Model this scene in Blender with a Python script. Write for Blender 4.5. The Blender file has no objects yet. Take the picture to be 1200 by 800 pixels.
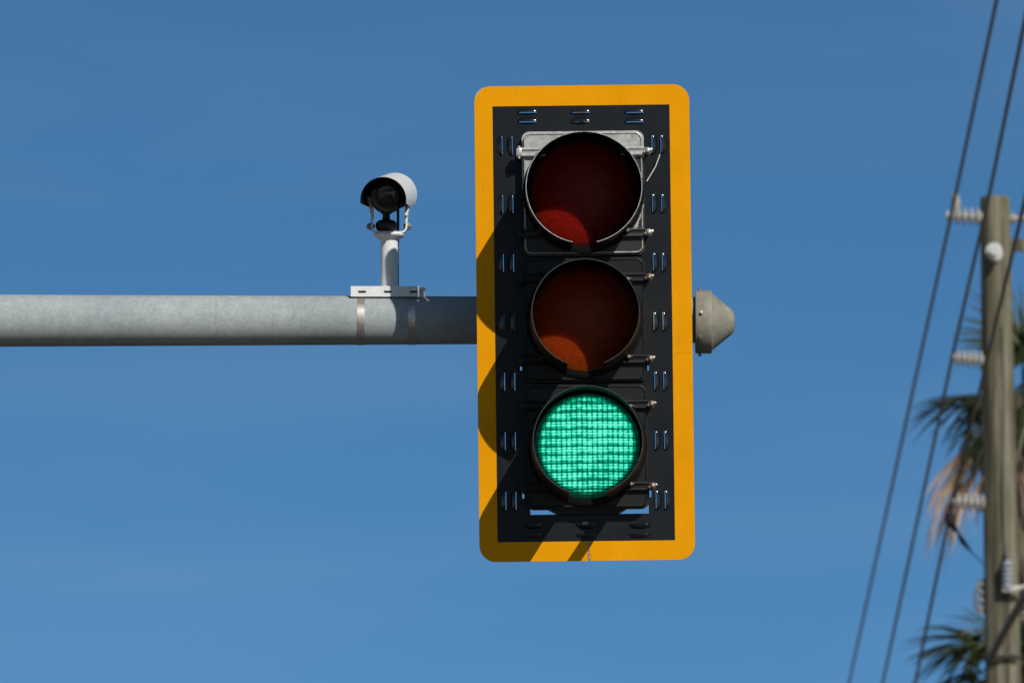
import bpy, bmesh, math, random
from mathutils import Vector, Matrix, Euler
random.seed(7)
R = math.radians
scene = bpy.context.scene
COL = scene.collection

# ------------------------------------------------------------------ camera frame
PITCH = R(7.0)
D = 31.6                       # metres to the signal along the lens axis
S = 2.44e-3                    # metres per photo pixel at the signal
K = S / D
AX = -13.2                     # the mast's upright stands here, left of the road
CAM = Vector((0, 0, 1.65))
FW = Vector((0, math.cos(PITCH), math.sin(PITCH)))
UP = Vector((0, -math.sin(PITCH), math.cos(PITCH)))
RT = Vector((1, 0, 0))


def P(px, py, d):
    """world point seen at photo pixel (px, py), d metres along the lens axis"""
    return CAM + d * (FW + RT * ((px - 600) * K) + UP * ((400 - py) * K))


# ------------------------------------------------------------------ node helpers
class NT:
    def __init__(self, name, rough=0.5, metal=0.0, base=(.5, .5, .5), spec=0.5):
        self.m = bpy.data.materials.new(name)
        self.m.use_nodes = True
        self.t = self.m.node_tree
        self.b = self.t.nodes['Principled BSDF']
        self.b.inputs['Roughness'].default_value = rough
        self.b.inputs['Metallic'].default_value = metal
        self.b.inputs['Base Color'].default_value = (*base, 1)
        self.b.inputs['Specular IOR Level'].default_value = spec

    def n(self, kind, **kw):
        nd = self.t.nodes.new(kind)
        for k, v in kw.items():
            setattr(nd, k, v)
        return nd

    def link(self, a, b):
        self.t.links.new(a, b)

    def put(self, sock, v):
        if isinstance(v, bpy.types.NodeSocket):
            self.link(v, sock)
        else:
            sock.default_value = v

    def math(self, op, a, b=None, c=None, clamp=False):
        nd = self.n('ShaderNodeMath', operation=op)
        nd.use_clamp = clamp
        for i, v in enumerate((a, b, c)):
            if v is not None:
                self.put(nd.inputs[i], v)
        return nd.outputs[0]

    def coord(self):
        return self.n('ShaderNodeTexCoord').outputs['Object']

    def mapped(self, scale):
        mp = self.n('ShaderNodeMapping')
        mp.inputs['Scale'].default_value = scale
        self.link(self.coord(), mp.inputs['Vector'])
        return mp.outputs[0]

    def noise(self, scale, detail=4, rough=.6, vec=None, dist=0):
        nd = self.n('ShaderNodeTexNoise')
        nd.inputs['Scale'].default_value = scale
        nd.inputs['Detail'].default_value = detail
        nd.inputs['Roughness'].default_value = rough
        nd.inputs['Distortion'].default_value = dist
        self.link(vec if vec is not None else self.coord(), nd.inputs['Vector'])
        return nd.outputs['Fac']

    def ramp(self, fac, stops):
        nd = self.n('ShaderNodeValToRGB')
        e = nd.color_ramp.elements
        while len(e) < len(stops):
            e.new(0.5)
        for el, (p, c) in zip(e, stops):
            el.position = p
            el.color = (*c, 1)
        self.link(fac, nd.inputs[0])
        return nd.outputs[0]

    def mix(self, fac, a, b, mode='MIX'):
        nd = self.n('ShaderNodeMix', data_type='RGBA', blend_type=mode)
        self.put(nd.inputs['Factor'], fac)
        for key, v in (('A', a), ('B', b)):
            sock = [i for i in nd.inputs if i.name == key and i.type == 'RGBA'][0]
            self.put(sock, (*v, 1) if isinstance(v, tuple) else v)
        return [o for o in nd.outputs if o.type == 'RGBA'][0]

    def bump(self, h, strength=.3, dist=.002):
        nd = self.n('ShaderNodeBump')
        nd.inputs['Strength'].default_value = strength
        nd.inputs['Distance'].default_value = dist
        self.link(h, nd.inputs['Height'])
        self.link(nd.outputs[0], self.b.inputs['Normal'])

    def color(self, s):
        self.put(self.b.inputs['Base Color'], s)

    def rough(self, s):
        self.put(self.b.inputs['Roughness'], s)


M = {}


def simple(name, base, rough=.5, metal=0, var=.25, scale=40, bump=0, spec=.5):
    t = NT(name, rough, metal, base, spec)
    f = t.noise(scale)
    lo = tuple(c * (1 - var) for c in base)
    hi = tuple(min(1, c * (1 + var)) for c in base)
    t.color(t.ramp(f, [(.3, lo), (.7, hi)]))
    if bump:
        t.bump(f, bump)
    M[name] = t.m
    return t


# black backplate: dusty semi-gloss
for nm_, sp_, r0 in (('black_plate', .2, .30), ('louver_gloss', .65, .09)):
    t = NT(nm_, .33, 0, spec=sp_)
    a = t.noise(9, 5); b_ = t.noise(140, 3)
    t.color(t.mix(t.math('MULTIPLY', b_, .14), t.ramp(a, [(.3, (.0055, .007, .009)), (.75, (.009, .0108, .013))]), (.026, .028, .03)))
    t.rough(t.math('MULTIPLY_ADD', a, .2 if r0 > .2 else .1, r0))
    M[nm_] = t.m
# black painted housings
t = NT('black_paint', .45, 0, spec=.22)
a = t.noise(14, 6); b_ = t.noise(220, 3)
t.color(t.mix(t.math('MULTIPLY', b_, .2), t.ramp(a, [(.3, (.0065, .007, .0075)), (.75, (.012, .0125, .013))]), (.03, .028, .026)))
t.bump(b_, .15, .001)
M['black_paint'] = t.m
simple('matte_black', (.005, .005, .0052), .8, 0, .4, 60, spec=.12)
simple('visor_black', (.0075, .0077, .008), .55, 0, .4, 90, spec=.18)
simple('rubber_black', (.015, .015, .016), .6, 0, .4, 80)
simple('worn_edge', (.03, .03, .028), .5, .3, .5, 120)
simple('bare_edge', (.42, .41, .38), .45, .5, .5, 150)

# peeling silver door: bare aluminium with black paint left on the right and at the bottom
t = NT('peeled_door', .5, .15)
sep = t.n('ShaderNodeSeparateXYZ'); t.link(t.coord(), sep.inputs[0])
n1 = t.noise(55, 6, .7); n2 = t.noise(12, 3)
jx = t.math('MULTIPLY_ADD', n1, .03, -.015)
X = t.math('ADD', sep.outputs[0], jx); Z = t.math('ADD', sep.outputs[2], jx)
# right-hand black area
r_ = t.math('MULTIPLY', t.math('GREATER_THAN', X, .098), t.math('LESS_THAN', Z, .098))
# exposed patch by the lower right of the visor (wedge)
wedge = t.math('ADD', X, t.math('MULTIPLY', Z, -.28))
p1 = t.math('MULTIPLY', t.math('LESS_THAN', wedge, .182), t.math('GREATER_THAN', wedge, .10))
p2 = t.math('MULTIPLY', t.math('GREATER_THAN', Z, -.102), t.math('LESS_THAN', Z, -.035))
patch = t.math('MULTIPLY', p1, p2)
r_ = t.math('MULTIPLY', r_, t.math('SUBTRACT', 1, patch))
low = t.math('LESS_THAN', Z, -.104)
shade_l = t.math('MULTIPLY', t.math('LESS_THAN', Z, .012), t.math('LESS_THAN', X, -.09))  # visor's shadow painted in: black on the left below mid height
blk = t.math('MAXIMUM', t.math('MAXIMUM', r_, low), shade_l)
silver = t.ramp(n1, [(.28, (.12, .125, .12)), (.42, (.33, .335, .32)), (.62, (.46, .465, .44)), (.8, (.62, .62, .59))])
silver = t.mix(t.math('MULTIPLY', n2, .25), silver, (.3, .29, .26))
t.color(t.mix(blk, silver, (.016, .017, .018)))
t.bump(n1, .3, .001)
M['peeled_door'] = t.m

# yellow retroreflective tape
t = NT('yellow_tape', .5, 0, spec=.04)
v = t.n('ShaderNodeTexVoronoi', feature='DISTANCE_TO_EDGE'); v.inputs['Scale'].default_value = 170
t.link(t.coord(), v.inputs['Vector'])
cell = t.math('LESS_THAN', v.outputs['Distance'], .10)
f = t.noise(7, 4); g = t.noise(60, 4, .7, t.mapped((1, 1, .15)))
c = t.ramp(f, [(.3, (.71, .285, .001)), (.7, (.79, .33, .002))])
c = t.mix(t.math('MULTIPLY', cell, .16), c, (.45, .17, .002))
c = t.mix(t.math('MULTIPLY', t.math('GREATER_THAN', g, .66), .30), c, (.42, .20, .03))
sc_ = t.noise(30, 5, .75, t.mapped((1, 1, .08)))
c = t.mix(t.math('MULTIPLY', t.math('GREATER_THAN', sc_, .655), .22), c, (.40, .22, .05))
sp_ = t.noise(210, 2, .5)
c = t.mix(t.math('MULTIPLY', t.math('GREATER_THAN', sp_, .72), .4), c, (.35, .17, .02))
t.color(c)
M['yellow_tape'] = t.m

# galvanised steel arm: fine spangle, broad weather tone, a few hairline cracks in the zinc
t = NT('galvanised', .75, .04, spec=.15)
sp = t.n('ShaderNodeTexVoronoi'); sp.inputs['Scale'].default_value = 230
t.link(t.coord(), sp.inputs['Vector'])
spc = t.n('ShaderNodeSeparateColor'); t.link(sp.outputs['Color'], spc.inputs[0])
a = t.noise(3.2, 5, .6); b_ = t.noise(240, 4, .7); m_ = t.noise(38, 4, .65)
v_ = t.math('ADD', t.math('MULTIPLY', a, .38), t.math('ADD', t.math('MULTIPLY', b_, .26), t.math('ADD', t.math('MULTIPLY', m_, .36), t.math('MULTIPLY', spc.outputs[0], .14))))
c = t.ramp(v_, [(.40, (.25, .285, .292)), (.57, (.33, .366, .37)), (.74, (.42, .455, .455))])
dr = t.noise(6, 4, .6, t.mapped((6, .8, .8)))
c = t.mix(t.ramp(dr, [(.56, (0, 0, 0)), (.74, (.35, .35, .35))]), c, (.27, .285, .275))
dk = t.noise(150, 2, .5)
c = t.mix(t.math('MULTIPLY', t.math('GREATER_THAN', dk, .70), .35), c, (.16, .17, .165))
sep = t.n('ShaderNodeSeparateXYZ'); t.link(t.coord(), sep.inputs[0])
jx = t.math('MULTIPLY_ADD', t.noise(26, 5, .7), .022, -.011)
gate = t.noise(48, 3, .6)
for x0 in (-.858 - AX, -.694 - AX, -3.3 - AX, -2.5 - AX):
    ln = t.math('LESS_THAN', t.math('ABSOLUTE', t.math('SUBTRACT', t.math('ADD', sep.outputs[0], jx), x0)), .0011)
    ln = t.math('MULTIPLY', ln, t.math('GREATER_THAN', gate, .44))
    c = t.mix(t.math('MULTIPLY', ln, .38), c, (.09, .095, .095))
t.color(c); t.bump(m_, .12, .001)
M['galvanised'] = t.m
t = NT('steel_band', .42, .8)
t.color(t.ramp(t.noise(90, 4), [(.3, (.42, .38, .34)), (.7, (.62, .58, .54))]))
M['steel_band'] = t.m
t = NT('weathered_cap', .75, .1)
a = t.noise(22, 6, .7); b_ = t.noise(160, 3)
t.color(t.mix(t.math('MULTIPLY', b_, .3), t.ramp(a, [(.3, (.17, .155, .115)), (.52, (.26, .245, .19)), (.7, (.33, .315, .26))]), (.22, .2, .16)))
t.bump(a, .3, .002)
M['weathered_cap'] = t.m
simple('bolt_metal', (.36, .30, .23), .35, .7, .45, 180)
simple('zinc_bolt', (.62, .60, .55), .3, .6, .2, 180)
t = NT('white_paint', .42, 0, spec=.3)
a = t.noise(40, 5, .7); b_ = t.noise(14, 4, .7, t.mapped((3, 3, .5))); d_ = t.noise(190, 2)
c = t.ramp(a, [(.3, (.66, .67, .66)), (.7, (.75, .76, .755))])
c = t.mix(t.ramp(b_, [(.54, (0, 0, 0)), (.72, (.4, .4, .4))]), c, (.52, .50, .45))
c = t.mix(t.math('MULTIPLY', t.math('GREATER_THAN', d_, .70), .5), c, (.30, .25, .19))
t.color(c); M['white_paint'] = t.m
simple('wire_black', (.010, .010, .012), .6, 0, .3, 10)
simple('porcelain', (.34, .325, .30), .35, 0, .25, 9)
simple('porcelain_white', (.52, .52, .50), .3, 0, .12, 9)
simple('porcelain_grey', (.36, .38, .44), .3, 0, .12, 9)
simple('hardware', (.20, .19, .175), .6, .4, .3, 30)
simple('asphalt', (.036, .036, .037), .9, 0, .3, 3)
simple('kerb_concrete', (.33, .32, .29), .85, 0, .2, 4)
simple('sand', (.44, .33, .18), .9, 0, .2, .6)
simple('road_paint', (.75, .75, .72), .7, 0, .1, 6)
# weathered pole
t = NT('pole_wood', .85, 0)
a = t.noise(4, 8, .7, t.mapped((3.2, 3.2, .16))); b_ = t.noise(1.1, 3); gk = t.noise(9, 5, .7, t.mapped((1.6, 1.6, .035)))
c = t.ramp(a, [(.41, (.052, .043, .027)), (.5, (.128, .112, .072)), (.59, (.23, .21, .15))])
c = t.mix(t.math('MULTIPLY', b_, .4), c, (.095, .097, .052))
c = t.mix(t.math('MULTIPLY', t.math('GREATER_THAN', gk, .60), .65), c, (.045, .038, .025))
t.color(c); t.bump(gk, .5, .01)
M['pole_wood'] = t.m
# foliage
for nm, lo, hi in (('palm_green', (.012, .020, .009), (.066, .082, .022)), ('palm_dead', (.19, .125, .075), (.42, .30, .21)),
                   ('palm_trunk', (.10, .075, .05), (.20, .16, .11))):
    t = NT(nm, .55 if nm != 'palm_trunk' else .9, 0)
    oi = t.n('ShaderNodeObjectInfo')
    t.color(t.ramp(t.math('ADD', t.math('MULTIPLY', t.noise(5, 3), .6), t.math('MULTIPLY', oi.outputs['Random'], .4)), [(.25, lo), (.7, hi)]))
    M[nm] = t.m


# lenses ---------------------------------------------------------------
def lens_mat(name, base, rough=.3):
    t = NT(name, rough, 0, spec=.12)
    sep = t.n('ShaderNodeSeparateXYZ'); t.link(t.coord(), sep.inputs[0])
    x, z = sep.outputs[0], sep.outputs[2]
    cmb = t.n('ShaderNodeCombineXYZ')
    t.link(t.math('SNAP', x, .0147), cmb.inputs[0]); t.link(t.math('SNAP', z, .0074), cmb.inputs[2])
    wn = t.n('ShaderNodeTexWhiteNoise', noise_dimensions='3D'); t.link(cmb.outputs[0], wn.inputs['Vector'])
    cell = t.cell = wn.outputs['Value']
    cx = t.math('ABSOLUTE', t.math('SINE', t.math('MULTIPLY', x, math.pi / .0147)))
    rz = t.math('ABSOLUTE', t.math('SINE', t.math('MULTIPLY', z, math.pi / .0074)))
    h = t.math('MULTIPLY', t.math('MULTIPLY_ADD', t.math('POWER', cx, .5), .3, .7), t.math('POWER', rz, .5))
    nz = t.noise(18, 5)
    dark = tuple(c * .5 for c in base)
    c = t.mix(t.math('POWER', h, .6), dark, base)
    c = t.mix(t.math('MULTIPLY', nz, .35), c, tuple(c * .6 for c in base))
    c = t.mix(t.math('MULTIPLY', cell, .45), c, tuple(c_ * .42 for c_ in base))
    t.color(c)
    t.bump(h, .25, .002)
    if name != 'green_lens':
        t.b.inputs['Subsurface Weight'].default_value = .9
        t.b.inputs['Subsurface Radius'].default_value = (.12, .035, .009)
        t.b.inputs['Subsurface Scale'].default_value = 1.0
    M[name] = t.m
    return t, x, z, cx, rz, nz


lens_mat('red_lens', (.30, .009, .004), .32)
lens_mat('amber_lens', (.40, .040, .003), .34)
t, x, z, cx, rz, nz = lens_mat('green_lens', (.004, .03, .02), .3)
# lit LEDs behind the prisms: columns, broad bands, fine rows
jit = t.noise(34, 2); jit2 = t.noise(11, 2)
zz = t.math('ADD', z, t.math('MULTIPLY_ADD', jit2, .010, -.005))
band = t.math('ABSOLUTE', t.math('SINE', t.math('MULTIPLY', zz, math.pi / .0244)))
band = t.math('MULTIPLY_ADD', t.math('POWER', band, .9), .86, .14)
row = t.math('MULTIPLY_ADD', t.math('POWER', t.math('ABSOLUTE', t.math('SINE', t.math('MULTIPLY', t.math('ADD', z, t.math('MULTIPLY', jit, .004)), math.pi / .0081))), .8), .80, .20)
col = t.math('MULTIPLY_ADD', t.math('POWER', cx, .8), .8, .2)
pat = t.math('MULTIPLY', t.math('MULTIPLY', band, row), col)
pat = t.math('MULTIPLY', pat, t.math('MULTIPLY_ADD', t.noise(130, 3, .75), 2.4, -.2))
pat = t.math('MULTIPLY', pat, t.math('MULTIPLY_ADD', jit2, 1.3, .35))
pat = t.math('MULTIPLY', pat, t.math('MULTIPLY_ADD', t.cell, .45, .78))
zq = t.math('SNAP', z, .0081)
rr = t.math('SQRT', t.math('ADD', t.math('MULTIPLY', x, x), t.math('MULTIPLY', zq, zq)))
edge = t.n('ShaderNodeMapRange'); edge.inputs[1].default_value = .128; edge.inputs[2].default_value = .140
edge.inputs[3].default_value = 1; edge.inputs[4].default_value = .03
t.link(rr, edge.inputs[0])
pat = t.math('MULTIPLY', pat, edge.outputs[0])
pat = t.math('MULTIPLY', pat, t.math('MULTIPLY_ADD', rr, -3.9, 1.8))
ec = t.ramp(pat, [(0, (0, .012, .007)), (.25, (0, .22, .115)), (.55, (.004, .62, .36)), (.9, (.16, 1, .74))])
t.link(ec, t.b.inputs['Emission Color'])
t.b.inputs['Emission Strength'].default_value = 1.0
GREEN = t
t = NT('camera_glass', .08, 0, (.004, .004, .006)); M['camera_glass'] = t.m


# ------------------------------------------------------------------ mesh helpers
def link(o, parent=None):
    COL.objects.link(o)
    if parent:
        o.parent = parent
    return o


def build(name, bm, mats, parent=None, loc=(0, 0, 0), rot=(0, 0, 0), smooth=40):
    bmesh.ops.recalc_face_normals(bm, faces=bm.faces)
    me = bpy.data.meshes.new(name)
    bm.to_mesh(me); bm.free()
    if not isinstance(mats, (list, tuple)):
        mats = [mats]
    for m in mats:
        me.materials.append(M[m])
    if smooth:
        me.polygons.foreach_set('use_smooth', [True] * len(me.polygons))
        me.set_sharp_from_angle(angle=R(smooth))
    o = bpy.data.objects.new(name, me)
    o.location = loc; o.rotation_euler = rot
    return link(o, parent)


def empty(name, loc, rot=(0, 0, 0)):
    o = bpy.data.objects.new(name, None)
    o.location = loc; o.rotation_euler = rot
    o.empty_display_size = .2
    return link(o)


def tag(o, label=None, cat=None, group=None, kind=None):
    if label: o['label'] = label
    if cat: o['category'] = cat
    if group: o['group'] = group
    if kind: o['kind'] = kind
    return o


def box(bm, c, size, bev=0, rot=None, mat=0):
    r = bmesh.ops.create_cube(bm, size=1)
    vs = r['verts']
    bmesh.ops.scale(bm, vec=size, verts=vs)
    if bev:
        es = list({e for v in vs for e in v.link_edges})
        g = bmesh.ops.bevel(bm, geom=es, offset=bev, segments=2, affect='EDGES', profile=.5)
        vs = list({v for f in g['faces'] for v in f.verts} | {v for v in vs if v.is_valid})
    if rot is not None:
        bmesh.ops.rotate(bm, cent=(0, 0, 0), matrix=rot, verts=vs)
    bmesh.ops.translate(bm, vec=c, verts=vs)
    for f in {f for v in vs for f in v.link_faces}:
        f.material_index = mat
    return vs


def frame_of(d):
    d = d.normalized()
    a = Vector((0, 0, 1)) if abs(d.z) < .9 else Vector((1, 0, 0))
    u = d.cross(a).normalized()
    return u, d.cross(u).normalized()


def tube(bm, pts, rad, n=16, caps=True, mat=0):
    pts = [Vector(p) for p in pts]
    rads = rad if isinstance(rad, (list, tuple)) else [rad] * len(pts)
    rings = []
    u = None
    for i, p in enumerate(pts):
        d = (pts[min(i + 1, len(pts) - 1)] - pts[max(i - 1, 0)]).normalized()
        if u is None:
            u, w = frame_of(d)
        else:
            u = (u - d * u.dot(d)).normalized(); w = d.cross(u)
        rings.append([bm.verts.new(p + (u * math.cos(2 * math.pi * k / n) + w * math.sin(2 * math.pi * k / n)) * rads[i]) for k in range(n)])
    for a, b in zip(rings, rings[1:]):
        for k in range(n):
            f = bm.faces.new((a[k], a[(k + 1) % n], b[(k + 1) % n], b[k])); f.material_index = mat
    if caps:
        bm.faces.new(rings[0][::-1]).material_index = mat
        bm.faces.new(rings[-1]).material_index = mat


def lathe(bm, prof, axis='y', n=48, c=(0, 0, 0), mat=0):
    """prof: list of (radius, position along axis)"""
    c = Vector(c)
    rings = []
    for r, h in prof:
        ring = []
        for k in range(n if r > 1e-6 else 1):
            a = 2 * math.pi * k / n
            q = {'y': (r * math.cos(a), h, r * math.sin(a)), 'x': (h, r * math.cos(a), r * math.sin(a)), 'z': (r * math.cos(a), r * math.sin(a), h)}[axis]
            ring.append(bm.verts.new(c + Vector(q)))
        rings.append(ring)
    for a, b in zip(rings, rings[1:]):
        if len(a) == 1 and len(b) == 1:
            continue
        for k in range(n):
            if len(a) == 1:
                f = bm.faces.new((a[0], b[(k + 1) % n], b[k]))
            elif len(b) == 1:
                f = bm.faces.new((a[k], a[(k + 1) % n], b[0]))
            else:
                f = bm.faces.new((a[k], a[(k + 1) % n], b[(k + 1) % n], b[k]))
            f.material_index = mat


def rrect(hw, hh, r, n=6, cx=0, cz=0):
    out = []
    for (sx, sz, a0) in ((1, 1, 0), (-1, 1, 90), (-1, -1, 180), (1, -1, 270)):
        for k in range(n + 1):
            a = R(a0 + 90 * k / n)
            out.append((cx + sx * (hw - r) + r * math.cos(a), cz + sz * (hh - r) + r * math.sin(a)))
    return out


def prism(bm, outline, y0, y1, mat=0):
    a = [bm.verts.new((x, y0, z)) for x, z in outline]
    b = [bm.verts.new((x, y1, z)) for x, z in outline]
    n = len(a)
    fs = [bm.faces.new(a), bm.faces.new(b[::-1])]
    for k in range(n):
        fs.append(bm.faces.new((a[k], b[k], b[(k + 1) % n], a[(k + 1) % n])))
    for f in fs:
        f.material_index = mat


def ringprism(bm, outer, inner, y0, y1, mat=0):
    n = len(outer)
    o0 = [bm.verts.new((x, y0, z)) for x, z in outer]; o1 = [bm.verts.new((x, y1, z)) for x, z in outer]
    i0 = [bm.verts.new((x, y0, z)) for x, z in inner]; i1 = [bm.verts.new((x, y1, z)) for x, z in inner]
    for k in range(n):
        j = (k + 1) % n
        for q in ((o0[k], o0[j], i0[j], i0[k]), (o1[k], i1[k], i1[j], o1[j]), (o0[k], o1[k], o1[j], o0[j]), (i0[k], i0[j], i1[j], i1[k])):
            bm.faces.new(q).material_index = mat


def clean(bm):
    bmesh.ops.remove_doubles(bm, verts=bm.verts, dist=1e-6)


# ================================================================== TRAFFIC SIGNAL
TILT = R(2.5); ROLL = R(-.68)
REL = PITCH - TILT
SC = P(685, 378, D)
sig = empty('traffic_signal', SC, (TILT, ROLL, 0))
tag(sig, 'black three lens traffic signal with yellow bordered backplate and glowing green bottom lens', 'traffic signal')


def L(px, py, d=0.0):
    dx, dy = px - 685, 378 - py
    lx = dx * math.cos(ROLL) - dy * math.sin(ROLL)
    ly = dx * math.sin(ROLL) + dy * math.cos(ROLL)
    return lx * S, (ly * S - d * math.sin(REL)) / math.cos(REL)


HW, HH = 126.2 * S, 279.3 * S
# ---- backplate
bm = bmesh.new()
outl = rrect(HW, HH, .047, 8)
prism(bm, outl, 0, .003)
me_plate = bpy.data.meshes.new('plate_solid'); bmesh.ops.recalc_face_normals(bm, faces=bm.faces); bm.to_mesh(me_plate); bm.free()

louvers = []   # (x, z, axis, openside)
for i, py in enumerate((170, 239, 308, 377.5, 447, 516.5, 586)):
    t_ = (py - 170) / 416.
    for base in (588.3, 600.2):
        x_, z_ = L(base + 4.3 * t_, py); louvers.append((x_, z_, 'z', 1))
    for base in (764.3, 774.9):
        x_, z_ = L(base + 4.6 * t_, py - 1.5); louvers.append((x_, z_, 'z', -1))
for px in (619, 681.5, 744.5):
    for py in (131.5, 142.5):
        x_, z_ = L(px, py); louvers.append((x_, z_, 'x', -1))
for px in (625, 687.5, 750):
    for py in (613, 624.5):
        x_, z_ = L(px, py); louvers.append((x_, z_, 'x', 1))
LL, LW, LH = .060, .0135, .0085
bm = bmesh.new()
zt = L(685, 152)[1]; zb = L(689, 602.5)[1]; xl = L(614, 378)[0]; xr = L(757, 378)[0]
xl = L(618, 378)[0]; xr = L(752, 378)[0]
for pa, pb_ in ((164, 286), (314, 434), (460, 601.8)):
    zt = L(685, pa)[1]; zb = L(689, pb_)[1]
    if pa == 460:
        xl = L(616.5, 378)[0] + .006; xr = L(752.5, 378)[0] + .006
    box(bm, ((xl + xr) / 2, 0, (zt + zb) / 2), (xr - xl, .05, zt - zb))
x_, z_ = L(756, 599); box(bm, (x_, 0, zb + .012), (.020, .05, .024))
for px, py, w, h in ((610.6, 431, 2.0, 6), (759.5, 431, 2.0, 6), (613.2, 579.5, 2.4, 8), (762.0, 578, 2.4, 8)):
    x_, z_ = L(px, py); box(bm, (x_, 0, z_), (w * S, .05, h * S))
for x_, z_, ax, sd in louvers:
    if ax == 'x' and sd > 0: continue
    off = -sd * .0004
    w = .0038
    if ax == 'z': box(bm, (x_ + off, 0, z_), (w, .05, LL * .86))
    else: box(bm, (x_, 0, z_ + off), (LL * .86, .05, w))
me_cut = bpy.data.meshes.new('cut'); bmesh.ops.recalc_face_normals(bm, faces=bm.faces); bm.to_mesh(me_cut); bm.free()
oa = bpy.data.objects.new('tmp_plate', me_plate); ob = bpy.data.objects.new('tmp_cut', me_cut)
COL.objects.link(oa); COL.objects.link(ob)
md = oa.modifiers.new('b', 'BOOLEAN'); md.operation = 'DIFFERENCE'; md.object = ob; md.solver = 'EXACT'; md.use_self = True
dg = bpy.context.evaluated_depsgraph_get()
me_res = bpy.data.meshes.new_from_object(oa.evaluated_get(dg))
for o in (oa, ob): bpy.data.objects.remove(o)
bm = bmesh.new(); bm.from_mesh(me_res)
for f in bm.faces: f.material_index = 0
# louver hoods: pressed half-pods, closed on one long side, open towards the slot
NU, NV = 26, 10
for x_, z_, ax, sd in louvers:
    grid = []
    for i in range(NU + 1):
        u = i / NU * 2 - 1
        e = max(0.0, 1 - abs(u) ** 2.8) ** .5
        row_ = []
        for j in range(NV + 1):
            v = j / NV
            h = LH * e * math.sin(v * math.pi / 2) ** .8
            ac = sd * (-LW * e * (1 - v)) - sd * .0016
            al = u * LL / 2
            row_.append(bm.verts.new((x_ + ac, -h - .0003, z_ + al) if ax == 'z' else (x_ + al, -h - .0003, z_ + ac)))
        grid.append(row_)
    for i in range(NU):
        for j in range(NV):
            q = (grid[i][j], grid[i + 1][j], grid[i + 1][j + 1], grid[i][j + 1])
            try: bm.faces.new(q).material_index = 1
            except ValueError: pass
    # rolled lip along the open edge
    lip = []
    for i in range(25):
        u = math.sin((i / 24 * 2 - 1) * math.pi / 2)
        h = LH * max(0.0, 1 - abs(u) ** 2.8) ** .5
        ac = -sd * .0013; al = u * LL / 2
        lip.append((x_ + ac, -h - .0006, z_ + al) if ax == 'z' else (x_ + al, -h - .0006, z_ + ac))
    tube(bm, lip, .0011, 8, True, 1)
me = bpy.data.meshes.new('backplate')
bm.to_mesh(me); bm.free()
me.materials.append(M['black_plate']); me.materials.append(M['louver_gloss'])
me.polygons.foreach_set('use_smooth', [True] * len(me.polygons)); me.set_sharp_from_angle(angle=R(62))
plate = link(bpy.data.objects.new('backplate', me), sig)

# ---- yellow reflective border (tape on the plate face)
bm = bmesh.new()
ix0 = L(579.5, 378)[0] - .5 * S; ix0 = -105.0 * S; ix1 = 102.8 * S; iz1 = 255.5 * S; iz0 = -256.3 * S
inner = []
for x_, z_ in outl:
    # project every outline point onto the inner rectangle
    inner.append((min(max(x_ * 1.0, ix0), ix1), min(max(z_, iz0), iz1)))
# chamfered worn top-left corner is part of the outline
ringprism(bm, [(x_ * .9995, z_ * .9998) for x_, z_ in outl], inner, -.0012, -.0001)
clean(bm)
border = build('reflective_border', bm, 'yellow_tape', plate, smooth=0)
bm = bmesh.new()
x_, z0_ = L(690.5, 656.5); z1_ = L(690.5, 634)[1]
pts = [(x_ + random.uniform(-.0012, .0012), -.0021, z0_ + (z1_ - z0_) * k / 6) for k in range(7)]
for (a_, b2) in zip(pts, pts[1:]):
    w = .0014
    bm.faces.new([bm.verts.new(q) for q in ((a_[0] - w, -.002, a_[2]), (a_[0] + w, -.002, a_[2]), (b2[0] + w, -.002, b2[2]), (b2[0] - w, -.002, b2[2]))])
for k in range(9):
    cx_ = x_ + random.uniform(-.004, .008); cz_ = random.uniform(z0_ + .002, z1_ - .002); s_ = random.uniform(.001, .003)
    bm.faces.new([bm.verts.new((cx_ + s_ * math.cos(q), -.0024, cz_ + 1.5 * s_ * math.sin(q))) for q in (0, 1.3, 2.6, 4.0, 5.2)])
build('tape_tear', bm, 'hardware', border, smooth=0)
bm = bmesh.new()
x_, z_ = L(802.5, 413)
box(bm, (x_, -.0016, z_), (21 * S, .0004, .0009))
build('tape_seam', bm, 'yellow_tape', border, smooth=0)
bm = bmesh.new()     # lifted pale edge at the worn top-left corner
tube(bm, [(-HW + .0015, -.002, HH - .034), (-HW + .011, -.003, HH - .017), (-HW + .026, -.002, HH - .0035)], [.0008, .0022, .0008], 6)
build('lifted_corner', bm, 'porcelain_white', border)

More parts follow.
